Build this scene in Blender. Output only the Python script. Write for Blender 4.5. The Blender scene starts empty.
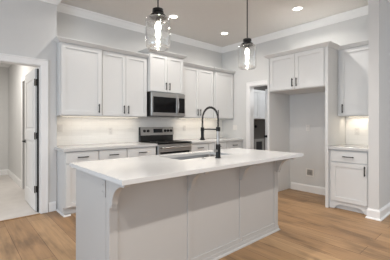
import bpy, bmesh, math, random
from mathutils import Vector, Matrix
random.seed(4)
scn = bpy.context.scene
col = scn.collection
PI = math.pi

# ------------------------------------------------------------ camera
FPX, TH, YH, HC, CX = 270.78, 0.725, 124.1, 1.247, 195.1
cam_d = bpy.data.cameras.new('camera')
cam = bpy.data.objects.new('camera', cam_d)
col.objects.link(cam)
cam.location = (0, 0, HC)
cam.rotation_euler = (PI/2, 0, -TH)
cam_d.sensor_fit = 'HORIZONTAL'
cam_d.sensor_width = 36
cam_d.lens = 36*FPX/390
cam_d.shift_y = (YH-130)/390
cam_d.shift_x = (195-CX)/390
cam_d.clip_start = 0.05
scn.camera = cam

# ------------------------------------------------------------ world, exposure, daylight
w = bpy.data.worlds.new('world')
scn.world = w
w.use_nodes = True
w.node_tree.nodes['Background'].inputs[0].default_value = (0.86, 0.93, 1.0, 1)
w.node_tree.nodes['Background'].inputs[1].default_value = 0.92
scn.view_settings.view_transform = 'Standard'
scn.view_settings.look = 'None'
scn.view_settings.exposure = 0.0
scn.view_settings.gamma = 1
scn.view_settings.use_curve_mapping = False

CEIL = 3.084


def area(name, loc, rot, sx, sy, power, colr, shape='RECTANGLE', spread=PI):
    d = bpy.data.lights.new(name, 'AREA')
    d.shape = shape
    d.size = sx
    if shape in ('RECTANGLE', 'ELLIPSE'):
        d.size_y = sy
    d.energy = power
    d.color = colr
    d.spread = spread
    o = bpy.data.objects.new(name, d)
    col.objects.link(o)
    o.location = loc
    o.rotation_euler = rot
    return o


# windows of the living room to the left of and behind the camera
area('window_daylight', (-3.2, 1.0, 1.5), (PI/2, 0, -PI/2), 2.6, 1.8, 84, (0.68, 0.83, 1.0))
area('window_daylight', (0.6, -3.3, 1.6), (PI/2, 0, 0), 3.0, 1.8, 8, (0.95, 0.96, 1.0))
CAN_W = 12
CAN_C = (1.0, 0.945, 0.885)

# ------------------------------------------------------------ materials


def mat(name, rgb, rough=0.5, metal=0.0, noise=0.0, scale=30, bump=0.0, spec=0.5, **kw):
    m = bpy.data.materials.new(name)
    m.use_nodes = True
    nt = m.node_tree
    b = nt.nodes['Principled BSDF']
    b.inputs['Base Color'].default_value = (*rgb, 1)
    b.inputs['Roughness'].default_value = rough
    b.inputs['Metallic'].default_value = metal
    b.inputs['Specular IOR Level'].default_value = spec
    tc = nt.nodes.new('ShaderNodeTexCoord')
    n = nt.nodes.new('ShaderNodeTexNoise')
    n.inputs['Scale'].default_value = scale
    n.inputs['Detail'].default_value = 4
    nt.links.new(tc.outputs['Object'], n.inputs['Vector'])
    if noise:
        mx = nt.nodes.new('ShaderNodeMix')
        mx.data_type = 'RGBA'
        mx.inputs[6].default_value = (*[c*(1-noise) for c in rgb], 1)
        mx.inputs[7].default_value = (*[min(1, c*(1+noise)) for c in rgb], 1)
        nt.links.new(n.outputs['Fac'], mx.inputs[0])
        nt.links.new(mx.outputs[2], b.inputs['Base Color'])
    if bump:
        bp = nt.nodes.new('ShaderNodeBump')
        bp.inputs['Strength'].default_value = bump
        bp.inputs['Distance'].default_value = 0.002
        nt.links.new(n.outputs['Fac'], bp.inputs['Height'])
        nt.links.new(bp.outputs[0], b.inputs['Normal'])
    return m


def emit(name, rgb, s):
    m = bpy.data.materials.new(name)
    m.use_nodes = True
    b = m.node_tree.nodes['Principled BSDF']
    b.inputs['Base Color'].default_value = (*rgb, 1)
    b.inputs['Emission Color'].default_value = (*rgb, 1)
    b.inputs['Emission Strength'].default_value = s
    return m


M = {
    'wall': mat('wall_paint', (0.67, 0.67, 0.66), 0.75, noise=0.02, scale=8, bump=0.1),
    'ceiling': mat('ceiling_paint', (0.68, 0.66, 0.635), 0.9, noise=0.02, scale=12, bump=0.1),
    'trim': mat('trim_paint', (0.86, 0.86, 0.855), 0.4, noise=0.01, scale=10),
    'cab': mat('cabinet_paint', (0.715, 0.72, 0.715), 0.42, noise=0.01, scale=10),
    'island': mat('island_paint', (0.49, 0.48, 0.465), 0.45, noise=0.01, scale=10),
    'black': mat('matte_black_metal', (0.012, 0.012, 0.012), 0.35, 0.6, noise=0.1),
    'steel': mat('brushed_steel', (0.45, 0.44, 0.43), 0.33, 1.0, noise=0.05, scale=60),
    'chrome': mat('satin_nickel', (0.42, 0.40, 0.385), 0.42, 1.0, noise=0.03),
    'blackglass': mat('black_glass', (0.006, 0.006, 0.007), 0.10, 0.0, noise=0.05, spec=0.25),
    'blackenamel': mat('black_enamel', (0.01, 0.01, 0.01), 0.35, 0.0, noise=0.1),
    'cooktop': mat('cooktop_glass', (0.006, 0.006, 0.006), 0.5, 0.0, noise=0.05, spec=0.06),
    'darkwall': mat('dark_taupe', (0.16, 0.15, 0.14), 0.75, noise=0.03, bump=0.1),  # even dark taupe, used on the laundry back wall only
    'sinksteel': mat('sink_steel', (0.30, 0.29, 0.28), 0.3, 1.0, noise=0.05),
    'plate': mat('white_plastic', (0.78, 0.76, 0.73), 0.4, noise=0.01),
    'slot': mat('dark_slot', (0.03, 0.03, 0.03), 0.6, noise=0.1),
    'greybox': mat('grey_plastic', (0.35, 0.34, 0.32), 0.5, noise=0.1),
    'can': emit('lamp_lens', (1.0, 0.93, 0.82), 9),
    'bulb': emit('bulb_glow', (1.0, 0.93, 0.84), 8),
    'strip': emit('strip_glow', (1.0, 0.88, 0.70), 3),
    'display': mat('display_glass', (0.01, 0.012, 0.015), 0.1, noise=0.1),
    'carpet': mat('hall_floor_pale', (0.60, 0.57, 0.54), 0.8, noise=0.12, scale=5, bump=0.2),
    'quartz': mat('white_quartz', (0.62, 0.62, 0.615), 0.16, noise=0.012, scale=5, spec=0.5),
    'bulbbase': mat('brass_cap', (0.3, 0.25, 0.18), 0.3, 1.0, noise=0.05),
}


def wood_mat():
    m = bpy.data.materials.new('oak_planks')
    m.use_nodes = True
    nt = m.node_tree
    N, L = nt.nodes, nt.links
    b = N['Principled BSDF']
    tc = N.new('ShaderNodeTexCoord')
    sp = N.new('ShaderNodeSeparateXYZ')
    L.new(tc.outputs['Object'], sp.inputs[0])
    ad = N.new('ShaderNodeMath')
    ad.operation = 'ADD'
    ad.inputs[1].default_value = 0.245*40 - 0.214
    L.new(sp.outputs['X'], ad.inputs[0])
    ady = N.new('ShaderNodeMath')
    ady.operation = 'ADD'
    ady.inputs[1].default_value = 20
    L.new(sp.outputs['Y'], ady.inputs[0])
    cb = N.new('ShaderNodeCombineXYZ')
    L.new(ady.outputs[0], cb.inputs['X'])
    L.new(ad.outputs[0], cb.inputs['Y'])
    br = N.new('ShaderNodeTexBrick')
    br.offset = 0.37
    br.inputs['Color1'].default_value = (0.27, 0.155, 0.074, 1)
    br.inputs['Color2'].default_value = (0.375, 0.235, 0.122, 1)
    br.inputs['Mortar'].default_value = (0.09, 0.045, 0.022, 1)
    br.inputs['Scale'].default_value = 1
    br.inputs['Mortar Size'].default_value = 0.0022
    br.inputs['Mortar Smooth'].default_value = 0.2
    br.inputs['Bias'].default_value = 0.0
    br.inputs['Brick Width'].default_value = 1.9
    br.inputs['Row Height'].default_value = 0.245
    L.new(cb.outputs[0], br.inputs['Vector'])
    # grain: streaks along the plank plus broad cloudy patches
    mp = N.new('ShaderNodeMapping')
    mp.inputs['Scale'].default_value = (1.2, 22, 1)
    L.new(cb.outputs[0], mp.inputs[0])
    n1 = N.new('ShaderNodeTexNoise')
    n1.inputs['Scale'].default_value = 1.6
    n1.inputs['Detail'].default_value = 6
    n1.inputs['Distortion'].default_value = 0.6
    L.new(mp.outputs[0], n1.inputs['Vector'])
    mp2 = N.new('ShaderNodeMapping')
    mp2.inputs['Scale'].default_value = (1.0, 3.2, 1)
    L.new(cb.outputs[0], mp2.inputs[0])
    n2 = N.new('ShaderNodeTexNoise')
    n2.inputs['Scale'].default_value = 1.7
    n2.inputs['Detail'].default_value = 3
    L.new(mp2.outputs[0], n2.inputs['Vector'])
    r1 = N.new('ShaderNodeMapRange')
    r1.inputs[1].default_value = 0.3
    r1.inputs[2].default_value = 0.7
    r1.inputs[3].default_value = 0.78
    r1.inputs[4].default_value = 1.12
    L.new(n1.outputs['Fac'], r1.inputs[0])
    r2 = N.new('ShaderNodeMapRange')
    r2.inputs[1].default_value = 0.35
    r2.inputs[2].default_value = 0.5
    r2.inputs[3].default_value = 0.72
    r2.inputs[4].default_value = 1.12
    L.new(n2.outputs['Fac'], r2.inputs[0])
    mu = N.new('ShaderNodeMath')
    mu.operation = 'MULTIPLY'
    L.new(r1.outputs[0], mu.inputs[0])
    L.new(r2.outputs[0], mu.inputs[1])
    vm = N.new('ShaderNodeVectorMath')
    vm.operation = 'SCALE'
    L.new(br.outputs['Color'], vm.inputs[0])
    L.new(mu.outputs[0], vm.inputs['Scale'])
    L.new(vm.outputs[0], b.inputs['Base Color'])
    b.inputs['Roughness'].default_value = 0.42
    b.inputs['Specular IOR Level'].default_value = 0.4
    bp = N.new('ShaderNodeBump')
    bp.inputs['Strength'].default_value = 0.15
    bp.inputs['Distance'].default_value = 0.002
    L.new(n1.outputs['Fac'], bp.inputs['Height'])
    L.new(bp.outputs[0], b.inputs['Normal'])
    return m


def tile_mat(name, axis):
    m = bpy.data.materials.new(name)
    m.use_nodes = True
    nt = m.node_tree
    N, L = nt.nodes, nt.links
    b = N['Principled BSDF']
    tc = N.new('ShaderNodeTexCoord')
    sp = N.new('ShaderNodeSeparateXYZ')
    L.new(tc.outputs['Object'], sp.inputs[0])
    cb = N.new('ShaderNodeCombineXYZ')
    L.new(sp.outputs[axis], cb.inputs['X'])
    L.new(sp.outputs['Z'], cb.inputs['Y'])
    br = N.new('ShaderNodeTexBrick')
    br.inputs['Color1'].default_value = (0.91, 0.895, 0.86, 1)
    br.inputs['Color2'].default_value = (0.89, 0.875, 0.84, 1)
    br.inputs['Mortar'].default_value = (0.82, 0.80, 0.765, 1)
    br.inputs['Scale'].default_value = 1
    br.inputs['Mortar Size'].default_value = 0.002
    br.inputs['Brick Width'].default_value = 0.305
    br.inputs['Row Height'].default_value = 0.0763
    L.new(cb.outputs[0], br.inputs['Vector'])
    L.new(br.outputs['Color'], b.inputs['Base Color'])
    b.inputs['Roughness'].default_value = 0.3
    bp = N.new('ShaderNodeBump')
    bp.inputs['Strength'].default_value = 0.12
    bp.inputs['Distance'].default_value = 0.002
    bp.invert = True
    L.new(br.outputs['Fac'], bp.inputs['Height'])
    L.new(bp.outputs[0], b.inputs['Normal'])
    return m


def glass_mat():
    m = bpy.data.materials.new('clear_seeded_glass')
    m.use_nodes = True
    nt = m.node_tree
    N, L = nt.nodes, nt.links
    N.remove(N['Principled BSDF'])
    out = N['Material Output']
    tr = N.new('ShaderNodeBsdfTransparent')
    tr.inputs[0].default_value = (0.955, 0.96, 0.96, 1)
    gl = N.new('ShaderNodeBsdfGlossy')
    gl.inputs['Roughness'].default_value = 0.03
    df = N.new('ShaderNodeBsdfTranslucent')
    df.inputs[0].default_value = (0.9, 0.9, 0.9, 1)
    lw = N.new('ShaderNodeLayerWeight')
    lw.inputs['Blend'].default_value = 0.28
    tc = N.new('ShaderNodeTexCoord')
    n = N.new('ShaderNodeTexNoise')
    n.inputs['Scale'].default_value = 45
    L.new(tc.outputs['Object'], n.inputs['Vector'])
    bp = N.new('ShaderNodeBump')
    bp.inputs['Strength'].default_value = 0.08
    bp.inputs['Distance'].default_value = 0.003
    L.new(n.outputs['Fac'], bp.inputs['Height'])
    L.new(bp.outputs[0], gl.inputs['Normal'])
    L.new(bp.outputs[0], lw.inputs['Normal'])
    mr = N.new('ShaderNodeMapRange')
    mr.inputs[3].default_value = 0.03
    mr.inputs[4].default_value = 0.85
    L.new(lw.outputs['Facing'], mr.inputs[0])
    mx = N.new('ShaderNodeMixShader')
    L.new(mr.outputs[0], mx.inputs[0])
    L.new(tr.outputs[0], mx.inputs[1])
    L.new(gl.outputs[0], mx.inputs[2])
    mx2 = N.new('ShaderNodeMixShader')
    mx2.inputs[0].default_value = 0.015
    L.new(mx.outputs[0], mx2.inputs[1])
    L.new(df.outputs[0], mx2.inputs[2])
    L.new(mx2.outputs[0], out.inputs['Surface'])
    return m


M['wood'] = wood_mat()
M['tile_back'] = tile_mat('subway_tile_back', 'X')
M['tile_side'] = tile_mat('subway_tile_side', 'Y')
M['glass'] = glass_mat()

# ------------------------------------------------------------ mesh helpers


def box(bm, x0, x1, y0, y1, z0, z1, bev=0.0, seg=1):
    r = bmesh.ops.create_cube(bm, size=1)
    vs = r['verts']
    for v in vs:
        v.co = Vector(((x0+x1)/2 + v.co.x*(x1-x0), (y0+y1)/2 + v.co.y*(y1-y0), (z0+z1)/2 + v.co.z*(z1-z0)))
    if bev:
        es = {e for v in vs for e in v.link_edges}
        bmesh.ops.bevel(bm, geom=list(es), offset=bev, segments=seg, affect='EDGES', profile=0.6)


def boxes(*bs, bev=0.0):
    bm = bmesh.new()
    for b in bs:
        box(bm, *b, bev=bev)
    return bm


def obj(name, bm, m, parent=None, smooth=False):
    bmesh.ops.recalc_face_normals(bm, faces=bm.faces)
    me = bpy.data.meshes.new(name)
    bm.to_mesh(me)
    bm.free()
    me.materials.append(M[m])
    if smooth:
        for p in me.polygons:
            p.use_smooth = True
        me.set_sharp_from_angle(angle=math.radians(40))
    o = bpy.data.objects.new(name, me)
    col.objects.link(o)
    if parent:
        o.parent = parent
    return o


def tag(o, label, cat, group=None):
    o['label'] = label
    o['category'] = cat
    if group:
        o['group'] = group
    return o


def thing(name, label, cat, loc=(0, 0, 0), rz=0, group=None):
    o = bpy.data.objects.new(name, None)
    o.empty_display_size = 0.1
    col.objects.link(o)
    o.location = loc
    o.rotation_euler = (0, 0, rz)
    return tag(o, label, cat, group)


def struct(name, bm, m, parent=None, smooth=False):
    o = obj(name, bm, m, parent, smooth)
    if not parent:
        o['kind'] = 'structure'
    return o


def dup(root, loc, label):
    r = root.copy()
    col.objects.link(r)
    r.location = loc
    r['label'] = label
    for ch in list(root.children):
        c = ch.copy()
        col.objects.link(c)
        c.parent = r
        for g in list(ch.children):
            d = g.copy()
            col.objects.link(d)
            d.parent = c
    return r


def lathe(bm, prof, n=32, cx=0, cy=0, cap=True):
    rings = []
    for r, z in prof:
        rings.append([bm.verts.new((cx+r*math.cos(2*PI*k/n), cy+r*math.sin(2*PI*k/n), z)) for k in range(n)])
    for a, b in zip(rings, rings[1:]):
        for k in range(n):
            bm.faces.new((a[k], a[(k+1) % n], b[(k+1) % n], b[k]))
    if cap:
        bm.faces.new(rings[0])
        bm.faces.new(rings[-1])
    return bm


def tube(bm, pts, r, n=12, radii=None):
    pts = [Vector(p) for p in pts]
    rings = []
    up = Vector((0.123, 0.31, 0.94)).normalized()
    for i, p in enumerate(pts):
        a = pts[max(i-1, 0)]
        b = pts[min(i+1, len(pts)-1)]
        t = (b-a).normalized()
        if i == 0:
            s = t.cross(up).normalized()
        else:
            s = (s - t*s.dot(t)).normalized()
        u = t.cross(s)
        rr = radii[i] if radii else r
        rings.append([bm.verts.new(p + s*rr*math.cos(2*PI*k/n) + u*rr*math.sin(2*PI*k/n)) for k in range(n)])
    for a, b in zip(rings, rings[1:]):
        for k in range(n):
            bm.faces.new((a[k], a[(k+1) % n], b[(k+1) % n], b[k]))
    bm.faces.new(rings[0])
    bm.faces.new(rings[-1])
    return bm


def sweep(bm, path, prof, side=1):
    """profile (out, z) swept along a horizontal polyline, mitred; out is to the left (side=1) or right (-1)."""
    P = [Vector((x, y)) for x, y in path]
    rings = []
    for i, p in enumerate(P):
        nn = []
        if i > 0:
            d = (p-P[i-1]).normalized()
            nn.append(Vector((-d.y, d.x))*side)
        if i < len(P)-1:
            d = (P[i+1]-p).normalized()
            nn.append(Vector((-d.y, d.x))*side)
        if len(nn) == 2:
            m = (nn[0]+nn[1]).normalized()
            m = m/max(0.2, m.dot(nn[0]))
        else:
            m = nn[0]
        rings.append([bm.verts.new((p.x+m.x*o, p.y+m.y*o, z)) for o, z in prof])
    n = len(prof)
    for a, b in zip(rings, rings[1:]):
        for k in range(n):
            bm.faces.new((a[k], a[(k+1) % n], b[(k+1) % n], b[k]))
    bm.faces.new(rings[0])
    bm.faces.new(rings[-1])
    return bm


def shaker(bm, x0, x1, z0, z1, y=0.0, t=0.02, fr=0.058, rec=0.012):
    """door slab with front at y-t, recessed centre panel"""
    yf = y-t
    def v(x, yy, z): return bm.verts.new((x, yy, z))
    e = 0.0015
    def ring(a, yy): return [v(x0+a, yy, z0+a), v(x1-a, yy, z0+a), v(x1-a, yy, z1-a), v(x0+a, yy, z1-a)]
    rs = [ring(0, y), ring(0, yf+e), ring(e, yf), ring(fr, yf), ring(fr+0.001, yf+rec)]
    for a, b in zip(rs, rs[1:]):
        for k in range(4):
            bm.faces.new((a[k], a[(k+1) % 4], b[(k+1) % 4], b[k]))
    bm.faces.new(rs[0])
    bm.faces.new(rs[-1])


def slab_front(bm, x0, x1, z0, z1, y=0.0, t=0.02):
    box(bm, x0, x1, y-t, y, z0, z1, bev=0.002)


def bar_pull(name, cx, cz, yf, vertical, parent, L=0.135):
    """flat-ended black bar pull with two posts, local coords in front of the plane y = yf"""
    bm = bmesh.new()
    h = L/2
    if vertical:
        box(bm, cx-0.0065, cx+0.0065, yf-0.034, yf-0.022, cz-h, cz+h, bev=0.002)
        for s in (-1, 1):
            box(bm, cx-0.005, cx+0.005, yf-0.023, yf, cz+s*(h-0.018)-0.005, cz+s*(h-0.018)+0.005)
    else:
        box(bm, cx-h, cx+h, yf-0.034, yf-0.022, cz-0.0065, cz+0.0065, bev=0.002)
        for s in (-1, 1):
            box(bm, cx+s*(h-0.018)-0.005, cx+s*(h-0.018)+0.005, yf-0.023, yf, cz-0.005, cz+0.005)
    return obj(name, bm, 'black', parent)


def upper_cabinet(name, label, loc, rz, w, depth, z0, z1, doors, group=None, cat='cabinet'):
    """doors: (x0, x1, handle_x or None); local origin: left end of the face-frame plane; back at +depth"""
    t = thing(name, label, cat, loc, rz, group)
    bm = bmesh.new()
    box(bm, 0.0005, w-0.0005, 0, depth, z0, z1, bev=0.001)
    obj('cabinet_box', bm, 'cab', t)
    for x0, x1, hx in doors:
        bm = bmesh.new()
        shaker(bm, x0, x1, z0+0.012, z1-0.012, y=-0.0005)
        d = obj('door', bm, 'cab', t)
        if hx is not None:
            bar_pull('door_handle', hx, z0+0.115, -0.0205, True, d)
    return t


def base_cabinet(name, label, loc, rz, w, depth, units, group=None, toe=True, top=0.875, arch=False, furniture=None):
    """units: dict(kind='drawer'|'door', x0,x1,z0,z1, hx,hz)"""
    t = thing(name, label, 'cabinet', loc, rz, group)
    bm = bmesh.new()
    box(bm, 0.0005, w-0.0005, 0, depth, 0.105, top)
    if arch:
        box(bm, 0.0005, w-0.0005, 0.045, depth, 0.0, 0.105)
    else:
        box(bm, 0.0005, w-0.0005, 0.075, depth, 0.0, 0.105)
    obj('cabinet_box', bm, 'cab', t)
    if arch:
        # valance toe board with a shallow arch cut between two feet
        bm = bmesh.new()
        n = 16
        lo, up = [], []
        for i in range(n+1):
            x = 0.001 + (w-0.002)*i/n
            u = (x/w)
            if u < 0.12 or u > 0.88:
                z = 0.0
            else:
                q = min((u-0.12)/0.14, (0.88-u)/0.14, 1)
                z = 0.068*math.sin(q*PI/2)
            lo.append((x, z))
            up.append((x, 0.104))
        A = [[bm.verts.new((x, y, z)) for x, z in lo] for y in (0.002, 0.018)]
        B = [[bm.verts.new((x, y, z)) for x, z in up] for y in (0.002, 0.018)]
        for i in range(n):
            for k in (0, 1):
                bm.faces.new((A[k][i], A[k][i+1], B[k][i+1], B[k][i]))
            bm.faces.new((A[0][i], A[0][i+1], A[1][i+1], A[1][i]))
            bm.faces.new((B[0][i], B[0][i+1], B[1][i+1], B[1][i]))
        for i in (0, n):
            bm.faces.new((A[0][i], A[1][i], B[1][i], B[0][i]))
        obj('toe_valance', bm, 'cab', t)
    for u in units:
        bm = bmesh.new()
        if u[0] == 'drawer':
            slab_front(bm, u[1], u[2], u[3], u[4], y=-0.0005)
            d = obj('drawer', bm, 'cab', t)
            bar_pull('drawer_handle', (u[1]+u[2])/2, (u[3]+u[4])/2, -0.0205, False, d, 0.15)
        else:
            shaker(bm, u[1], u[2], u[3], u[4], y=-0.0005)
            d = obj('door', bm, 'cab', t)
            if u[5] is not None:
                bar_pull('door_handle', u[5], u[6], -0.0205, True, d)
    return t


# ------------------------------------------------------------ dimensions
XW, YB, YD = 4.855, 4.491, 4.261
XL = 1.10
# ------------------------------------------------------------ structure
struct('floor', boxes((-4.5, 6.9, -4.5, YD-0.02, -0.1, 0.0), (1.0, 6.9, YD-0.02, 4.7, -0.1, 0.0)), 'wood')
struct('floor_hall', boxes((-1.6, 0.985, YD-0.019, 8.3, -0.1, 0.002)), 'carpet')
struct('ceiling', boxes((-4.5, 4.98, -4.5, 4.62, CEIL, CEIL+0.1)), 'ceiling')
struct('ceiling_hall', boxes((-1.6, 1.0, 4.39, 8.3, 2.76, 2.86)), 'ceiling')
# door wall (left), opening x 0.075 .. 0.905
struct('wall_left', boxes((-1.6, 0.075, YD, YD+0.12, 0, CEIL-0.001), (0.905, XL, YD, YD+0.12, 0, CEIL-0.001),
                          (0.075, 0.905, YD, YD+0.12, 2.075, CEIL-0.001)), 'wall')
struct('wall_back', boxes((XL, XW+0.0, YB, YB+0.12, 0, CEIL-0.001)), 'wall')
struct('wall_hall', boxes((0.985, XL-0.001, YD+0.121, 5.45, 0, CEIL-0.001), (0.985, XL-0.001, 6.10, 8.19, 0, CEIL-0.001),
                          (0.985, XL-0.001, 5.45, 6.10, 2.06, CEIL-0.001)), 'wall')
struct('wall_closet', boxes((1.9, 2.0, 5.0, 6.7, 0, 2.5), (XL, 2.0, 6.7, 6.8, 0, 2.5), (XL, 2.0, 4.9, 5.0, 0, 2.5), (XL, 2.0, 4.9, 6.8, 2.5, 2.6), (0.99, 2.0, 4.9, 6.8, -0.1, 0.0)), 'wall')
struct('wall_hall_end', boxes((-1.6, 0.984, 8.075, 8.195, 0, 2.759)), 'wall')
struct('wall_hall_side', boxes((-1.72, -1.6, 4.39, 8.19, 0, 2.759)), 'wall')
# right wall with laundry doorway y 2.90 .. 3.665, head 2.085
DY0, DY1, DZ = 2.88, 3.665, 2.085
struct('wall_right', boxes((XW, XW+0.12, 1.04, DY0, 0, CEIL-0.001), (XW, XW+0.12, DY1, YB+0.12, 0, CEIL-0.001),
                           (XW, XW+0.12, DY0, DY1, DZ, CEIL-0.001)), 'wall')
struct('wall_front_right', boxes((4.115, XW-0.001, 1.048, 1.168, 0, CEIL-0.001), (XW+0.001, 6.4, 0.92, 1.039, 0, CEIL-0.001)), 'wall')
# laundry room shell
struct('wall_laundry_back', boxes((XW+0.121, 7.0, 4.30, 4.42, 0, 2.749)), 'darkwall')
struct('wall_laundry_side', boxes((7.0, 7.12, 1.7, 4.42, 0, 2.749)), 'wall')
struct('wall_laundry_front', boxes((XW+0.121, 7.0, 1.58, 1.70, 0, 2.749)), 'wall')
struct('ceiling_laundry', boxes((XW+0.121, 7.12, 1.58, 4.42, 2.75, 2.85)), 'ceiling')

# ceiling crown
CR = [(0, CEIL-0.115), (0.012, CEIL-0.115), (0.018, CEIL-0.098), (0.035, CEIL-0.075), (0.062, CEIL-0.03),
      (0.075, CEIL-0.022), (0.085, CEIL-0.002), (0, CEIL-0.002)]
struct('trim_1', sweep(bmesh.new(), [(-1.6, YD), (XL, YD), (XL, YB), (XW, YB), (XW, 1.168), (4.115, 1.168), (4.115, 1.048), (6.4, 1.048)], CR, -1), 'trim')
# hall crown
HCR = [(o, z-CEIL+2.76) for o, z in CR]
struct('trim_2', sweep(bmesh.new(), [(0.984, 4.385), (0.984, 8.074), (-1.6, 8.074)], HCR, 1), 'trim')
# baseboards
BB = [(0.0005, 0), (0.016, 0), (0.016, 0.105), (0.012, 0.118), (0.006, 0.126), (0.005, 0.135), (0.0005, 0.135)]
BBS = [(0.0005, 0), (0.03, 0), (0.028, 0.012), (0.016, 0.02), (0.016, 0.105), (0.012, 0.118), (0.006, 0.126), (0.005, 0.135), (0.0005, 0.135)]
struct('baseboard_left', sweep(bmesh.new(), [(0.993, YD), (XL-0.012, YD)], BB, -1), 'trim')
struct('baseboard_hall', sweep(bmesh.new(), [(0.984, 6.22), (0.984, 8.074), (-1.59, 8.074)], BB, 1), 'trim')
struct('baseboard_right', sweep(bmesh.new(), [(XW, 2.68), (XW, 1.749)], BB, -1), 'trim')
struct('baseboard_front', sweep(bmesh.new(), [(4.255, 1.168), (4.115, 1.168), (4.115, 1.048), (5.6, 1.048)], BBS, -1), 'trim')

# casings ---------------------------------------------------------------


def casing_bm_y(x0, x1, zt, y, wd=0.088, t=0.018, left=True):
    """casing on a wall plane facing -Y around opening x0..x1"""
    bm = bmesh.new()
    if left:
        box(bm, x0-wd, x0, y-t, y, 0, zt, bev=0.003)
    box(bm, x1, x1+wd, y-t, y, 0, zt, bev=0.003)
    box(bm, x0-wd, x1+wd, y-t, y, zt, zt+wd, bev=0.003)
    # back band
    box(bm, x1+wd-0.014, x1+wd+0.002, y-t-0.006, y, 0, zt+wd+0.002, bev=0.002)
    box(bm, x0-wd-0.002, x1+wd+0.002, y-t-0.006, y, zt+wd-0.012, zt+wd+0.004, bev=0.002)
    return bm


struct('trim_3', casing_bm_y(0.09, 0.893, 2.062, YD-0.0005), 'trim')
# jamb of the hall door (lines the opening)
struct('trim_4', boxes((0.886, 0.904, YD-0.003, YD+0.119, 0, 2.074), (0.076, 0.094, YD-0.003, YD+0.119, 0, 2.074),
                       (0.076, 0.904, YD-0.003, YD+0.119, 2.057, 2.074)), 'trim')
struct('trim_9', boxes((0.868, 0.8855, YD+0.075, YD+0.112, 0.005, 2.03)), 'black')  # full-height black strip along the hinge-side jamb
# laundry casing on right wall facing -X
bm = bmesh.new()
X = XW-0.0005
for (a, b_) in ((DY1-0.012, DY1+0.078), (DY0-0.078, DY0+0.012)):
    box(bm, X-0.018, X, a, b_, 0, DZ-0.012, bev=0.003)
box(bm, X-0.018, X, DY0-0.078, DY1+0.078, DZ-0.012, DZ+0.078, bev=0.003)
box(bm, X-0.024, X, DY1+0.066, DY1+0.08, 0, DZ+0.08, bev=0.002)
box(bm, X-0.024, X, DY0-0.08, DY1+0.08, DZ+0.067, DZ+0.081, bev=0.002)
struct('trim_5', bm, 'trim')
struct('trim_6', boxes((XW-0.003, XW+0.123, DY1-0.017, DY1-0.001, 0, DZ-0.001), (XW-0.003, XW+0.123, DY0+0.001, DY0+0.017, 0, DZ-0.001),
                            (XW-0.003, XW+0.123, DY0, DY1, DZ-0.018, DZ-0.001)), 'trim')
# casing of a further door on the hall wall, facing -X
bm = bmesh.new()
box(bm, 0.964, 0.9835, 6.10, 6.21, 0, 2.06, bev=0.003)
box(bm, 0.964, 0.9835, 5.30, 6.21, 2.06, 2.15, bev=0.003)
struct('trim_7', bm, 'trim')
# threshold strip between oak and pale hall floor
struct('trim_8', boxes((0.095, 0.885, YD-0.035, YD-0.005, 0.0, 0.008), bev=0.002), 'wood')
# backsplash tile (fixed to the walls)
struct('wall_backsplash', boxes((XL+0.002, XW-0.001, YB-0.009, YB-0.0005, 0.916, 1.369), (2.557, 3.32, YB-0.009, YB-0.0005, 1.369, 1.80)), 'tile_back')
struct('wall_nook_backsplash', boxes((XW-0.009, XW-0.0005, 1.18, 1.702, 0.916, 1.38)), 'tile_side')

# hall door, swung back into the hall ------------------------------------
dr = bpy.data.objects.new('door_1', None)
col.objects.link(dr)
dr['kind'] = 'structure'
dr.location = (0.890, YD+0.125, 0)
dr.rotation_euler = (0, 0, math.radians(89.6))
# local x runs from hinge to free edge, local y: +y is world -X side (seen face)
bm = bmesh.new()
DW = 0.80
box(bm, 0, DW, 0.004, 0.034, 0.01, 2.04, bev=0.002)
leaf = obj('door_leaf', bm, 'trim', dr)
# stiles and rails raised around two panels on both faces
for ya, yb in ((0.034, 0.042), (-0.004, 0.004)):
    bm = bmesh.new()
    box(bm, 0, 0.115, ya, yb, 0.01, 2.04, bev=0.002)
    box(bm, DW-0.115, DW, ya, yb, 0.01, 2.04, bev=0.002)
    for z0, z1 in ((0.01, 0.25), (1.0, 1.16), (1.90, 2.04)):
        box(bm, 0.113, DW-0.113, ya, yb, z0, z1, bev=0.002)
    for z0, z1 in ((0.29, 0.96), (1.20, 1.86)):
        box(bm, 0.155, DW-0.155, ya, yb-0.002 if ya > 0 else yb, z0, z1, bev=0.002)
    obj('door_frame', bm, 'trim', dr)
for z in (0.32, 1.08, 1.84):
    bm = bmesh.new()
    box(bm, -0.014, 0.002, -0.012, 0.030, z-0.045, z+0.045, bev=0.001)
    box(bm, -0.005, 0.028, 0.0415, 0.044, z-0.045, z+0.045)
    lathe(bm, [(0.007, z-0.05), (0.007, z+0.05)], 12, -0.006, 0.046)
    obj('hinge', bm, 'black', dr)
bm = bmesh.new()
tube(bm, [(DW-0.065, 0.042, 0.97), (DW-0.065, 0.050, 0.97)], 0.028, 20)
tube(bm, [(DW-0.065, 0.05, 0.97), (DW-0.065, 0.085, 0.97)], 0.009, 12)
tube(bm, [(DW-0.055, 0.082, 0.97), (DW-0.175, 0.082, 0.968)], 0.008, 12)
tube(bm, [(DW-0.065, -0.004, 0.97), (DW-0.065, -0.012, 0.97)], 0.028, 20)
tube(bm, [(DW-0.065, -0.012, 0.97), (DW-0.065, -0.05, 0.97)], 0.009, 12)
obj('door_handle', bm, 'black', dr)

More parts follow.
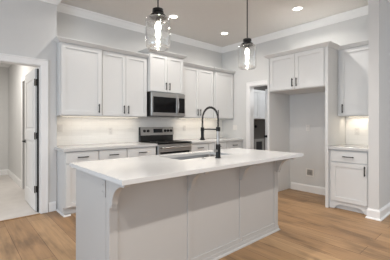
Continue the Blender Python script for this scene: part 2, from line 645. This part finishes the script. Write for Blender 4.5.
# laundry door, ajar into the laundry room (local y runs along the leaf)
ld = bpy.data.objects.new('door_2', None)
col.objects.link(ld)
ld['kind'] = 'structure'
ld.location = (XW+0.128, DY0+0.022, 0)
ld.rotation_euler = (0, 0, -math.radians(26.5))
obj('door_leaf', boxes((0, 0.028, 0.0, 0.745, 0.01, 2.04), bev=0.002), 'trim', ld)
bm = bmesh.new()
for y0, y1 in ((0.0, 0.11), (0.635, 0.745)):
    box(bm, -0.007, 0.0, y0, y1, 0.01, 2.04, bev=0.0015)
for z0, z1 in ((0.01, 0.25), (1.0, 1.16), (1.90, 2.04)):
    box(bm, -0.007, 0.0, 0.108, 0.637, z0, z1, bev=0.0015)
obj('door_frame', bm, 'trim', ld)
bm = bmesh.new()
tube(bm, [(-0.007, 0.685, 0.97), (-0.014, 0.685, 0.97), (-0.016, 0.685, 0.97), (-0.035, 0.685, 0.97), (-0.042, 0.685, 0.97), (-0.062, 0.685, 0.97), (-0.068, 0.685, 0.97)],
     0.03, 20, radii=[0.032, 0.030, 0.012, 0.012, 0.026, 0.029, 0.018])
obj('door_knob', bm, 'black', ld, True)

# ------------------------------------------------------------ upper cabinets on the back wall
ZU0, ZU1 = 1.372, 2.412
YF = YB-0.33    # face frame plane of the uppers (doors reach YF-0.02)
DU = 0.329
STEP = 0.028   # the two end cabinets stand a little proud
GU = 'white upper cabinets on the back wall'
upper_cabinet('upper_cabinet', 'white single-door upper cabinet at the left end beside the open doorway', (XL+0.003, YF-STEP, 0), 0, 0.612, DU+STEP, ZU0, ZU1,
              [(0.018, 0.602, 0.555)], GU)
upper_cabinet('upper_cabinet', 'white two-door upper cabinet directly left of the microwave', (XL+0.616, YF, 0), 0, 0.828, DU, ZU0, ZU1,
              [(0.012, 0.411, 0.375), (0.416, 0.816, 0.452)], GU)
mc = upper_cabinet('upper_cabinet', 'short raised two-door white cabinet directly above the microwave', (2.548, YB-0.385, 0), 0, 0.782, 0.384, 1.825, 2.515,
                   [(0.016, 0.388, 0.352), (0.393, 0.766, 0.429)], GU)
upper_cabinet('upper_cabinet', 'white two-door upper cabinet directly right of the microwave', (3.333, YF, 0), 0, 0.880, DU, ZU0, ZU1,
              [(0.014, 0.432, 0.398), (0.437, 0.866, 0.472)], GU)
upper_cabinet('upper_cabinet', 'white single-door upper cabinet in the corner behind the faucet arch', (4.214, YF-STEP, 0), 0, 0.638, DU+STEP, ZU0, ZU1,
              [(0.040, 0.612, 0.085)], GU)


def crown(label, path, z, side, h=0.055, pr=0.05):
    P = [(0.0, z+0.001), (0.008, z+0.001), (0.010, z+0.008), (0.022, z+0.018), (0.040, z+0.036), (pr, z+h-0.01), (pr, z+h), (-0.02, z+h), (-0.02, z+0.001)]
    o = obj('cabinet_crown', sweep(bmesh.new(), path, P, side), 'cab')
    return tag(o, label, 'crown moulding', None)


FY = YF-0.0215
crown('white crown moulding along the tops of the two upper cabinets left of the microwave', [(XL+0.001, YD-0.002), (XL+0.001, FY-STEP), (XL+0.6145, FY-STEP), (XL+0.6145, FY), (2.544, FY)], ZU1, -1)
crown('white crown moulding on the raised cabinet above the microwave', [(2.546, YB-0.002), (2.546, YB-0.385-0.0215), (3.332, YB-0.385-0.0215), (3.332, YB-0.002)], 2.517, -1)
crown('white crown moulding on the upper cabinets right of the microwave, ending in the corner', [(3.336, FY), (4.213, FY), (4.213, FY-STEP), (XW-0.002, FY-STEP)], ZU1, -1)

# ------------------------------------------------------------ base cabinets on the back wall
YBF = YB-0.60
DB = 0.598
GB = 'white base cabinets along the back wall'


def unit(w, hs):
    return [('drawer', 0.012, w-0.012, 0.715, 0.862), ('door', 0.012, w-0.012, 0.118, 0.702, hs, 0.62)]


base_cabinet('base_cabinet', 'white base cabinet at the left end of the back counter, its end panel showing', (1.105, YBF, 0), 0, 0.457, DB, unit(0.457, 0.40), GB)
base_cabinet('base_cabinet', 'white base cabinet, second from the left end of the back counter', (1.563, YBF, 0), 0, 0.448, DB, unit(0.448, 0.39), GB)
base_cabinet('base_cabinet', 'white base cabinet directly left of the range', (2.012, YBF, 0), 0, 0.541, DB, unit(0.541, 0.05), GB)
base_cabinet('base_cabinet', 'white base cabinet directly right of the range', (3.325, YBF, 0), 0, 0.465, DB, unit(0.465, 0.4), GB)
base_cabinet('base_cabinet', 'white base cabinet behind the black faucet body', (3.791, YBF, 0), 0, 0.53, DB, unit(0.53, 0.05), GB)
base_cabinet('base_cabinet', 'white base cabinet in the far corner of the back counter', (4.322, YBF, 0), 0, 0.53, DB, unit(0.53, 0.05), GB)
tag(obj('shoe_moulding', sweep(bmesh.new(), [(1.103, YD-0.002), (1.103, YBF-0.0), (1.18, YBF-0.0)], [(0, 0), (0.016, 0), (0.014, 0.012), (0.006, 0.02), (0, 0.02)], -1), 'trim'),
    'white shoe moulding on the floor at the foot of the left end panel', 'moulding')

YC = YB-0.648
tag(obj('countertop', boxes((1.075, 2.5555, YC, YD-0.001, 0.877, 0.915), (XL+0.001, 2.5555, YD-0.001, YB-0.0095, 0.877, 0.915), bev=0.0), 'quartz'),
    'white quartz countertop on the back wall left of the range', 'countertop')
tag(obj('countertop', boxes((3.3225, XW-0.001, YC, YB-0.0095, 0.877, 0.915), bev=0.003), 'quartz'),
    'white quartz countertop on the back wall right of the range', 'countertop')

# ------------------------------------------------------------ range
rg = thing('range', 'stainless steel and black freestanding electric range between the back counters', 'stove', (2.560, 3.852, 0))
RW = 0.757
obj('body', boxes((0, RW, 0.03, 0.628, 0.09, 0.905), (0.03, RW-0.03, 0.08, 0.60, 0.0, 0.09)), 'blackenamel', rg)
bm = bmesh.new()
box(bm, -0.0015, RW+0.0015, -0.012, 0.560, 0.905, 0.924, bev=0.004)
ck = obj('cooktop', bm, 'cooktop', rg)
for i, (bx, by, r) in enumerate(((0.20, 0.15, 0.11), (0.56, 0.15, 0.085), (0.20, 0.40, 0.075), (0.56, 0.40, 0.10))):
    b2 = bmesh.new()
    lathe(b2, [(r, 0.9242), (r, 0.9248), (r-0.004, 0.9248), (r-0.004, 0.9242)], 36, bx, by, cap=False)
    obj('burner_ring', b2, 'greybox', ck)
bm = bmesh.new()
box(bm, 0.0, RW, 0.565, 0.628, 0.905, 1.034, bev=0.004)
box(bm, 0.0, RW, 0.596, 0.628, 1.03, 1.188, bev=0.004)
bg = obj('backguard', bm, 'blackenamel', rg)
bm = bmesh.new()
vs = []
for x in (0.012, RW+0.004):
    vs.append([bm.verts.new((x, y, z)) for y, z in ((0.553, 1.035), (0.570, 1.035), (0.592, 1.192), (0.574, 1.192))])
for k in range(4):
    bm.faces.new((vs[0][k], vs[0][(k+1) % 4], vs[1][(k+1) % 4], vs[1][k]))
bm.faces.new(vs[0])
bm.faces.new(vs[1])
cp = obj('control_panel', bm, 'steel', rg)


def onpanel(z):
    return 0.553 + (z-1.035)/(1.192-1.035)*0.021


zc = 1.118
bm = bmesh.new()
box(bm, 0.285, 0.495, onpanel(zc)-0.006, onpanel(zc)+0.004, zc-0.038, zc+0.038, bev=0.002)
obj('display', bm, 'display', cp)
for kx in (0.085, 0.165, 0.555, 0.625, 0.70):
    bm = bmesh.new()
    y = onpanel(zc)
    tube(bm, [(kx, y+0.002, zc), (kx, y-0.008, zc), (kx, y-0.010, zc), (kx, y-0.030, zc)], 0.02, 20, radii=[0.027, 0.027, 0.021, 0.018])
    box(bm, kx-0.004, kx+0.004, y-0.036, y-0.028, zc-0.018, zc+0.018)
    obj('knob', bm, 'blackenamel', cp)
# oven door
bm = bmesh.new()
box(bm, 0.006, RW-0.006, -0.010, 0.029, 0.27, 0.898, bev=0.004)
od = obj('oven_door', bm, 'steel', rg)
bm = bmesh.new()
box(bm, 0.05, RW-0.05, -0.013, -0.0095, 0.36, 0.765, bev=0.001)
obj('oven_window', bm, 'blackglass', od)
bm = bmesh.new()
tube(bm, [(0.05, -0.055, 0.838), (RW-0.05, -0.055, 0.838)], 0.012, 14)
for x in (0.075, RW-0.075):
    tube(bm, [(x, -0.055, 0.838), (x, -0.009, 0.838)], 0.009, 10)
obj('oven_handle', bm, 'steel', od, True)
bm = bmesh.new()
box(bm, 0.006, RW-0.006, -0.008, 0.029, 0.10, 0.262, bev=0.004)
obj('storage_drawer', bm, 'steel', rg)

# ------------------------------------------------------------ microwave
mw = thing('microwave', 'stainless steel over-the-range microwave with black glass door', 'microwave', (2.560, 4.035, 0))
MW = 0.757
obj('body', boxes((0, MW, 0.035, 0.445, 1.385, 1.820)), 'blackenamel', mw)
bm = bmesh.new()
box(bm, 0, 0.545, 0.0, 0.034, 1.395, 1.812, bev=0.004)
md = obj('door', bm, 'steel', mw)
bm = bmesh.new()
box(bm, 0.035, 0.535, -0.003, 0.0005, 1.455, 1.735, bev=0.001)
obj('door_window', bm, 'blackglass', md)
bm = bmesh.new()
pts = []
for i in range(13):
    u = i/12
    pts.append((0.565, -0.012-0.034*math.sin(PI*u), 1.435+0.325*u))
tube(bm, pts, 0.011, 12)
obj('door_handle', bm, 'steel', md, True)
bm = bmesh.new()
box(bm, 0.547, MW, 0.0, 0.034, 1.395, 1.812, bev=0.004)
mp = obj('control_panel', bm, 'steel', mw)
bm = bmesh.new()
box(bm, 0.597, MW-0.012, -0.003, 0.0005, 1.455, 1.735, bev=0.001)
obj('keypad', bm, 'blackglass', mp)
bm = bmesh.new()
box(bm, 0.02, MW-0.02, 0.06, 0.42, 1.378, 1.3845)
obj('vent_base', bm, 'steel', mw)

# ------------------------------------------------------------ refrigerator niche and coffee nook on the right wall
XF = 4.17      # face frame plane, doors to 4.15
DF = XW-XF-0.001
GR = 'white cabinets on the right wall'
R90 = -PI/2
upper_cabinet('fridge_cabinet', 'white two-door cabinet bridging the empty refrigerator alcove', (XF, 2.716, 0), R90, 0.968, DF, 1.815, ZU1,
              [(0.016, 0.481, 0.447), (0.486, 0.950, 0.520)], GR)
bm = boxes((4.155, XW-0.001, 2.717, 2.752, 0.0, ZU1), bev=0.002)
tag(obj('side_panel', bm, 'cab'), 'tall white side panel between the laundry doorway and the refrigerator alcove', 'panel')
bm = boxes((4.155, XW-0.001, 1.706, 1.747, 0.0, ZU1), bev=0.002)
tag(obj('side_panel', bm, 'cab'), 'tall white side panel between the refrigerator alcove and the counter nook', 'panel')
upper_cabinet('upper_cabinet', 'white single-door upper cabinet above the counter nook on the right wall', (XW-0.33, 1.7045, 0), R90, 0.533, DU, ZU0, ZU1,
              [(0.035, 0.525, 0.078)], GR)
crown('white crown moulding wrapping over the refrigerator alcove cabinet and the upper cabinet beside it',
      [(XW-0.002, 2.753), (4.1485, 2.753), (4.1485, 1.7055), (XW-0.3525, 1.7055), (XW-0.3525, 1.1695)], ZU1, -1)
base_cabinet('base_cabinet', 'white base cabinet with one drawer and door under the counter nook', (4.21, 1.7045, 0), R90, 0.533, 0.64,
             [('drawer', 0.028, 0.505, 0.700, 0.857), ('door', 0.028, 0.505, 0.125, 0.685, 0.475, 0.60)], GR, arch=True)
tag(obj('countertop', boxes((4.16, XW-0.0095, 1.170, 1.705, 0.877, 0.915), bev=0.003), 'quartz'),
    'small white quartz countertop in the nook beside the refrigerator alcove', 'countertop')

# ------------------------------------------------------------ island
IX0, IX1, IY0, IY1 = 0.734, 2.94, 1.475, 2.452
BX0, BX1, BY0, BY1 = 0.775, 2.854, 1.745, 2.42
isl = thing('kitchen_island', 'large white panelled kitchen island with curved brackets on the oak floor', 'kitchen island', ((BX0+BX1)/2, (BY0+BY1)/2, 0))
ox, oy = (BX0+BX1)/2, (BY0+BY1)/2


def ibox(bm, x0, x1, y0, y1, z0, z1, bev=0.0):
    box(bm, x0-ox, x1-ox, y0-oy, y1-oy, z0, z1, bev=bev)


# hollow body: four walls so that the sink bowl has room
bm = bmesh.new()
ibox(bm, BX0+0.010, BX1-0.010, BY0+0.010, BY0+0.03, 0.0, 0.884)
ibox(bm, BX0+0.010, BX1-0.010, BY1-0.03, BY1, 0.1, 0.884)
ibox(bm, BX0+0.010, BX0+0.03, BY0+0.03, BY1-0.03, 0.0, 0.884)
ibox(bm, BX1-0.03, BX1-0.010, BY0+0.03, BY1-0.03, 0.0, 0.884)
ibox(bm, BX0+0.03, BX1-0.03, BY1-0.10, BY1-0.08, 0.0, 0.1)
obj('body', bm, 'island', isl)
# applied face frame on the seating side
bm = bmesh.new()
stx = [(BX0, BX0+0.063), (1.465, 1.505), (2.150, 2.192), (BX1-0.075, BX1)]
for i, (a, b_) in enumerate(stx):
    ibox(bm, a, b_, BY0, BY0+0.0098, 0.0, 0.884, bev=0.0015)
for (a, b_) in ((stx[0][1], stx[1][0]), (stx[1][1], stx[2][0]), (stx[2][1], stx[3][0])):
    ibox(bm, a+0.0005, b_-0.0005, BY0, BY0+0.0098, 0.815, 0.884, bev=0.0015)
    ibox(bm, a+0.0005, b_-0.0005, BY0, BY0+0.0098, 0.0, 0.095, bev=0.0015)
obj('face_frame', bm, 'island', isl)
# end panel frames
for xa, xb in ((BX0, BX0+0.0098), (BX1-0.0098, BX1)):
    bm = bmesh.new()
    ibox(bm, xa, xb, BY0+0.0105, BY0+0.052, 0.0, 0.884, bev=0.0015)
    ibox(bm, xa, xb, BY0+0.058, BY1, 0.0, 0.884, bev=0.0015)
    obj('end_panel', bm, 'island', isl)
# base moulding
bm = sweep(bmesh.new(), [(BX0-ox, BY1-0.1-oy), (BX0-ox, BY0-oy), (BX1-ox, BY0-oy), (BX1-ox, BY1-0.1-oy)],
           [(0.0005, 0), (0.020, 0), (0.018, 0.010), (0.006, 0.018), (0.005, 0.045), (0.004, 0.05), (0.0005, 0.05)], -1)
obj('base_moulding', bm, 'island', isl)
# curved brackets
for i, cx in enumerate((BX0+0.0225, 1.485, 2.171, BX1-0.028)):
    bm = bmesh.new()
    prof = [(0, 0), (-0.215, 0), (-0.215, -0.018)]
    n = 14
    for k in range(n+1):
        a = PI/2*k/n
        # concave quarter curve
        prof.append((-0.205 + 0.165*math.sin(a), -0.030-0.145*(1-math.cos(a))))
    prof += [(-0.028, -0.178), (-0.028, -0.198), (0, -0.198)]
    A = [[bm.verts.new((cx-ox+s*0.022, BY0-oy-0.0005+y, 0.884+z)) for y, z in prof] for s in (-1, 1)]
    for k in range(len(prof)):
        k2 = (k+1) % len(prof)
        bm.faces.new((A[0][k], A[0][k2], A[1][k2], A[1][k]))
    bm.faces.new(A[0])
    bm.faces.new(A[1])
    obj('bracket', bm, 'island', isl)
# kitchen-side cabinet doors
for i in range(4):
    w_ = (BX1-BX0-0.06)/4
    bm = bmesh.new()
    shaker(bm, 0, w_-0.006, 0.12, 0.865)
    for v in bm.verts:
        v.co = Vector((BX1-0.03-ox-v.co.x, BY1-oy+0.001-v.co.y, v.co.z))
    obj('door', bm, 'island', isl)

# island countertop with sink cut-out
SX0, SX1, SY0, SY1 = 1.565, 2.30, 1.965, 2.335
bm = boxes((IX0, IX1, IY0, SY0, 0.885, 0.915), (IX0, IX1, SY1, IY1, 0.885, 0.915), (IX0, SX0, SY0, SY1, 0.885, 0.915), (SX1, IX1, SY0, SY1, 0.885, 0.915))
bmesh.ops.remove_doubles(bm, verts=bm.verts, dist=1e-5)
it = tag(obj('island_countertop', bm, 'quartz'), 'long white quartz slab on the kitchen island with a sink cut-out', 'countertop')

sk = thing('sink', 'stainless steel undermount sink set into the island countertop', 'sink', ((SX0+SX1)/2, (SY0+SY1)/2, 0.884))
bm = bmesh.new()
hx, hy, dp, tk = (SX1-SX0)/2, (SY1-SY0)/2, 0.22, 0.004
outer = []


def rect(a, b_, z, r=0.03, n=5):
    v = []
    for (sx, sy, a0) in ((1, 1, 0), (-1, 1, 90), (-1, -1, 180), (1, -1, 270)):
        for k in range(n+1):
            t_ = math.radians(a0+90*k/n)
            v.append(bm.verts.new((sx*(a-r)+r*math.cos(t_), sy*(b_-r)+r*math.sin(t_), z)))
    return v


rs = [rect(hx+0.02, hy+0.02, 0), rect(hx+0.003, hy+0.003, 0), rect(hx+0.001, hy+0.001, -0.004), rect(hx-0.004, hy-0.004, -dp+0.02), rect(hx-0.03, hy-0.03, -dp)]
for a, b_ in zip(rs, rs[1:]):
    for k in range(len(a)):
        bm.faces.new((a[k], a[(k+1) % len(a)], b_[(k+1) % len(a)], b_[k]))
bm.faces.new(rs[-1])
obj('bowl', bm, 'sinksteel', sk, True)
bm = lathe(bmesh.new(), [(0.045, -dp+0.0005), (0.045, -dp+0.003), (0.03, -dp+0.002)], 24)
obj('drain', bm, 'chrome', sk)

# faucet
fc = thing('faucet', 'tall matte black spring faucet with a steel pole beside the island sink', 'faucet', (1.93, 1.838, 0.915))
bm = lathe(bmesh.new(), [(0.030, 0.0002), (0.030, 0.006), (0.023, 0.009), (0.023, 0.132), (0.020, 0.136)], 28)
obj('base', bm, 'black', fc, True)
bm = lathe(bmesh.new(), [(0.0145, 0.136), (0.0145, 0.268)], 24)
obj('pole', bm, 'chrome', fc, True)
bm = lathe(bmesh.new(), [(0.019, 0.262), (0.021, 0.265), (0.021, 0.300), (0.019, 0.303)], 24)
obj('collar', bm, 'black', fc, True)
# sprung hose arch
HYD = 0.225
pts = [(0, 0, 0.303 + 0.080*k/6) for k in range(6)]
for k in range(25):
    a = PI*k/24
    pts.append((0, HYD/2-HYD/2*math.cos(a), 0.383+0.118*math.sin(a)))
pts += [(0, HYD, 0.383-0.085*k/6) for k in range(1, 7)]
bm = bmesh.new()
tube(bm, pts, 0.0055, 10)
hose = obj('hose', bm, 'black', fc, True)
# helical spring around the hose
V = [Vector(p) for p in pts]
cum = [0]
for a, b_ in zip(V, V[1:]):
    cum.append(cum[-1]+(b_-a).length)
tot = cum[-1]
turns = 40
hp = []
for i in range(turns*10+1):
    s_ = tot*i/(turns*10)
    j = 0
    while j < len(cum)-2 and cum[j+1] < s_:
        j += 1
    u = (s_-cum[j])/(cum[j+1]-cum[j])
    p = V[j].lerp(V[j+1], u)
    t_ = (V[j+1]-V[j]).normalized()
    e1 = Vector((1, 0, 0))
    e2 = t_.cross(e1)
    a = 2*PI*i/10
    hp.append(p + e1*0.0105*math.cos(a) + e2*0.0105*math.sin(a))
bm = bmesh.new()
tube(bm, hp, 0.0022, 5)
obj('spring', bm, 'black', hose, True)
# docking arm and spray head
bm = bmesh.new()
tube(bm, [(0, 0.018, 0.280), (0, HYD-0.016, 0.280)], 0.0065, 12)
obj('docking_arm', bm, 'black', fc, True)
bm = lathe(bmesh.new(), [(0.014, 0.300), (0.019, 0.296), (0.019, 0.262), (0.0165, 0.258), (0.0165, 0.195), (0.022, 0.184), (0.027, 0.172), (0.027, 0.165), (0.018, 0.164)], 24, 0, HYD)
obj('spray_head', bm, 'black', fc, True)
# side lever
bm = bmesh.new()
tube(bm, [(-0.022, 0.0, 0.072), (-0.052, 0.0, 0.072)], 0.014, 16, radii=[0.014, 0.015])
tube(bm, [(-0.046, 0.0, 0.078), (-0.048, 0.0, 0.155)], 0.005, 10)
obj('lever', bm, 'chrome', fc, True)

bt = lathe(bmesh.new(), [(0.020, 0.0002), (0.020, 0.006), (0.018, 0.008), (0.012, 0.008), (0.011, 0.012)], 24)
o = tag(obj('air_switch_button', bt, 'chrome', None, True), 'small round nickel push button on the island slab left of the faucet', 'button')
o.location = (1.778, 1.885, 0.915)

# ------------------------------------------------------------ outlets and plates


def plate(name, label, loc, rz, kind='outlet', w=0.072, h=0.115, cat='outlet', mt='plate'):
    t = thing(name, label, cat, loc, rz)
    bm = bmesh.new()
    box(bm, -w/2, w/2, -0.006, -0.0005, -h/2, h/2, bev=0.0015)
    p = obj('cover_plate', bm, mt, t)
    if kind == 'outlet':
        for z in (-0.024, 0.024):
            bm = bmesh.new()
            box(bm, -0.017, 0.017, -0.0075, -0.0055, z-0.014, z+0.014, bev=0.001)
            s = obj('socket', bm, mt, t)
            bm = boxes((-0.008, -0.006, -0.0079, -0.0074, z-0.004, z+0.006), (0.006, 0.008, -0.0079, -0.0074, z-0.004, z+0.006))
            obj('slot', bm, 'slot', s)
    elif kind == 'switch':
        n = 2 if w > 0.09 else 1
        for i in range(n):
            c = (i-(n-1)/2)*0.046
            bm = bmesh.new()
            box(bm, c-0.016, c+0.016, -0.0085, -0.0055, -0.033, 0.033, bev=0.001)
            obj('rocker', bm, 'plate', t)
    return t


TY = YB-0.009
plate('wall_switch', 'white light switch on the backsplash at its left end by the wall corner', (1.205, TY, 1.187), 0, 'switch', cat='switch')
plate('wall_outlet', 'white outlet on the backsplash between the wall corner and the range', (2.008, TY, 1.127), 0)
plate('wall_outlet', 'white outlet on the backsplash just right of the range', (3.661, TY, 1.164), 0)
plate('wall_switch', 'wide white switch plate on the side wall just beyond the far upper cabinet', (XW, 4.085, 1.165), R90, 'switch', w=0.118, cat='switch')
plate('wall_outlet', 'white outlet on the tile inside the counter nook', (XW-0.009, 1.535, 1.130), R90)
plate('wall_outlet', 'white outlet high on the back wall of the refrigerator alcove', (XW, 2.35, 1.180), R90)
plate('wall_outlet', 'white outlet on the left end of the island below the slab', (BX0, 1.832, 0.80), -PI/2, w=0.06, mt='island')

wb = thing('water_box', 'recessed square water supply box low on the refrigerator alcove wall', 'wall box', (XW, 2.312, 0.362), R90)
obj('frame', boxes((-0.075, 0.075, -0.008, -0.0005, 0.05, 0.075), (-0.075, 0.075, -0.008, -0.0005, -0.075, -0.05),
                   (-0.075, -0.05, -0.008, -0.0005, -0.05, 0.05), (0.05, 0.075, -0.008, -0.0005, -0.05, 0.05), bev=0.001), 'plate', wb)
obj('recess', boxes((-0.05, 0.05, -0.003, -0.0005, -0.05, 0.05)), 'greybox', wb)
bm = bmesh.new()
tube(bm, [(0, -0.004, -0.045), (0, -0.004, 0.0)], 0.007, 10)
tube(bm, [(-0.018, -0.008, 0.004), (0.018, -0.008, 0.004)], 0.006, 10)
obj('valve', bm, 'chrome', wb)

# ------------------------------------------------------------ laundry room beyond the doorway
upper_cabinet('laundry_cabinet', 'white two-door wall cabinet seen through the laundry doorway', (5.02, 3.97, 0), 0, 1.21, 0.329, 1.372, 2.09,
              [(0.012, 0.30, None), (0.304, 0.602, None), (0.606, 0.903, None), (0.907, 1.198, None)])
wo = thing('washer_box', 'grey framed washer hookup box low on the laundry wall', 'wall box', (6.09, 4.30, 0.66))
obj('frame', boxes((-0.22, 0.22, -0.02, -0.0005, 0.12, 0.19), (-0.22, 0.22, -0.02, -0.0005, -0.19, -0.12),
                   (-0.22, -0.14, -0.02, -0.0005, -0.12, 0.12), (0.14, 0.22, -0.02, -0.0005, -0.12, 0.12), bev=0.002), 'greybox', wo)
obj('recess', boxes((-0.14, 0.14, -0.004, -0.0005, -0.12, 0.12)), 'slot', wo)
ro = thing('dryer_outlet', 'round black outlet on the laundry wall under the wall cabinet', 'outlet', (5.943, 4.30, 1.184))
bm = bmesh.new()
tube(bm, [(0, -0.0005, 0), (0, -0.03, 0)], 0.035, 20, radii=[0.038, 0.032])
obj('socket', bm, 'black', ro)

# ------------------------------------------------------------ ceiling lights


def can_light(loc, label):
    t = thing('recessed_light', label, 'ceiling light', loc, 0, 'recessed ceiling lights')
    bm = bmesh.new()
    lathe(bm, [(0.088, -0.0005), (0.088, -0.006), (0.064, -0.009), (0.062, -0.0005)], 32, cap=False)
    obj('trim_ring', bm, 'trim', t)
    bm = lathe(bmesh.new(), [(0.062, -0.002), (0.062, -0.005)], 32)
    obj('lens', bm, 'can', t)
    return t


def can_or_fill_lamp(x, y, p=CAN_W):
    area('recessed_or_fill_lamp', (x, y, CEIL-0.012), (0, 0, 0), 0.12, 0.12, p, CAN_C, 'DISK', math.radians(150))


cans = [(2.783, 3.70, 'round recessed ceiling light nearest the back wall, beside the left pendant lamp'),
        (4.072, 3.70, 'round recessed ceiling light in the far corner of the ceiling, above the corner cabinet'),
        (4.064, 2.138, 'round recessed ceiling light in front of the refrigerator alcove')]
c0 = can_light((cans[0][0], cans[0][1], CEIL), cans[0][2])
for x, y, lb in cans[1:]:
    dup(c0, (x, y, CEIL), lb)
for x, y, lb in cans:
    can_or_fill_lamp(x, y, 8.5 if y > 3 else 14)
# more of the grid out of view, plus unseen lamps added for fill
can_or_fill_lamp(1.5, 3.70, 4.5)  # added lamp, lifts the left ceiling by bounce
for x, y in ((2.783, 2.138), (1.5, 2.138), (2.2, -0.10), (0.9, -0.10), (-0.4, -0.10)):  # row by the camera is added off the grid, set by the overhang shadow
    can_or_fill_lamp(x, y, 8.5 if y > 3 else 12 if y > 1 else 25)
# lamps of the two side rooms
area('hall_lamp', (0.0, 6.0, 2.74), (0, 0, 0), 0.3, 0.3, 42, (1, 0.95, 0.89), 'DISK')
area('laundry_lamp', (5.7, 3.0, 2.74), (0, 0, 0), 0.3, 0.3, 21, (0.95, 0.97, 1.0), 'DISK')

# under-cabinet light bars


def bar_light(label, x0, x1, y, z, rot=0, p=3):
    L_ = abs(x1-x0)
    bm = bmesh.new()
    box(bm, -L_/2, L_/2, -0.012, 0.012, -0.009, -0.0005, bev=0.001)
    loc = ((x0+x1)/2, y, z) if not rot else (y, (x0+x1)/2, z)
    t = thing('under_cabinet_light', label, 'light bar', loc, rot)
    obj('housing', bm, 'plate', t)
    bm = boxes((-L_/2+0.006, L_/2-0.006, -0.008, 0.008, -0.011, -0.0092))
    obj('diffuser', bm, 'strip', t)
    area('bar_lamp', (loc[0], loc[1], z-0.013), (0, 0, rot), L_, 0.02, p, (1, 0.86, 0.68))


bar_light('slim light bar under the upper cabinets left of the microwave', 1.20, 2.48, YB-0.14, ZU0-0.001, 0, 1.0)
bar_light('slim light bar under the upper cabinets right of the microwave', 3.42, 4.60, YB-0.14, ZU0-0.001, 0, 1.0)
bar_light('slim light bar under the upper cabinet of the counter nook', 1.28, 1.62, XW-0.12, ZU0-0.001, R90, 0.8)

# ------------------------------------------------------------ pendants


def pendant(loc, label):
    """loc: point of the ceiling above the lamp; local z = 0 there"""
    t = thing('pendant_lamp', label, 'pendant lamp', loc, 0, 'glass pendants over the island')
    zt = 2.165-CEIL   # top of the glass
    obj('canopy', lathe(bmesh.new(), [(0.062, -0.0005), (0.062, -0.018), (0.05, -0.026), (0.012, -0.028)], 28), 'black', t, True)
    obj('rod', lathe(bmesh.new(), [(0.0065, -0.026), (0.0065, zt+0.075)], 14), 'black', t, True)
    obj('cap', lathe(bmesh.new(), [(0.012, zt+0.084), (0.036, zt+0.076), (0.048, zt+0.070), (0.050, zt+0.046), (0.040, zt+0.042),
                                   (0.040, zt+0.028), (0.066, zt+0.020), (0.071, zt+0.012), (0.071, zt-0.002), (0.050, zt-0.006)], 36), 'black', t, True)
    obj('socket', lathe(bmesh.new(), [(0.026, zt-0.006), (0.026, zt-0.022), (0.018, zt-0.030), (0.014, zt-0.034)], 24), 'black', t, True)
    out_ = [(0.060, 0.0), (0.086, -0.003), (0.098, -0.007), (0.104, -0.015), (0.106, -0.028), (0.106, -0.235), (0.103, -0.254), (0.096, -0.266), (0.084, -0.272), (0.080, -0.272)]
    g = [(r_, zt+z) for r_, z in out_] + [(r_-0.004, zt+z+(0.003 if z < -0.25 else -0.004 if z > -0.03 else 0)) for r_, z in reversed(out_)]
    obj('glass_shade', lathe(bmesh.new(), g, 48, cap=False), 'glass', t, True)
    b = [(0.010, -0.034), (0.012, -0.042), (0.022, -0.056), (0.028, -0.075), (0.027, -0.092), (0.018, -0.112), (0.013, -0.122), (0.018, -0.134), (0.022, -0.150),
         (0.019, -0.166), (0.012, -0.178), (0.010, -0.186), (0.016, -0.200), (0.017, -0.212), (0.012, -0.224), (0.003, -0.230)]
    obj('bulb', lathe(bmesh.new(), [(r_, zt+z) for r_, z in b], 24), 'bulb', t, True)  # lower bulges shaped to glow like separate bright spots in the jar
    return t


p0 = pendant((1.309, 1.96, CEIL), 'clear glass jar pendant lamp over the left part of the island, nearer the camera')
dup(p0, (2.548, 1.96, CEIL), 'clear glass jar pendant lamp over the right part of the island, farther away')
for x in (1.309, 2.548):
    d = bpy.data.lights.new('pendant_bulb', 'POINT')
    d.energy = 3
    d.color = (1, 0.88, 0.74)
    d.shadow_soft_size = 0.03
    o = bpy.data.objects.new('pendant_bulb', d)
    col.objects.link(o)
    o.location = (x, 1.96, 1.90)
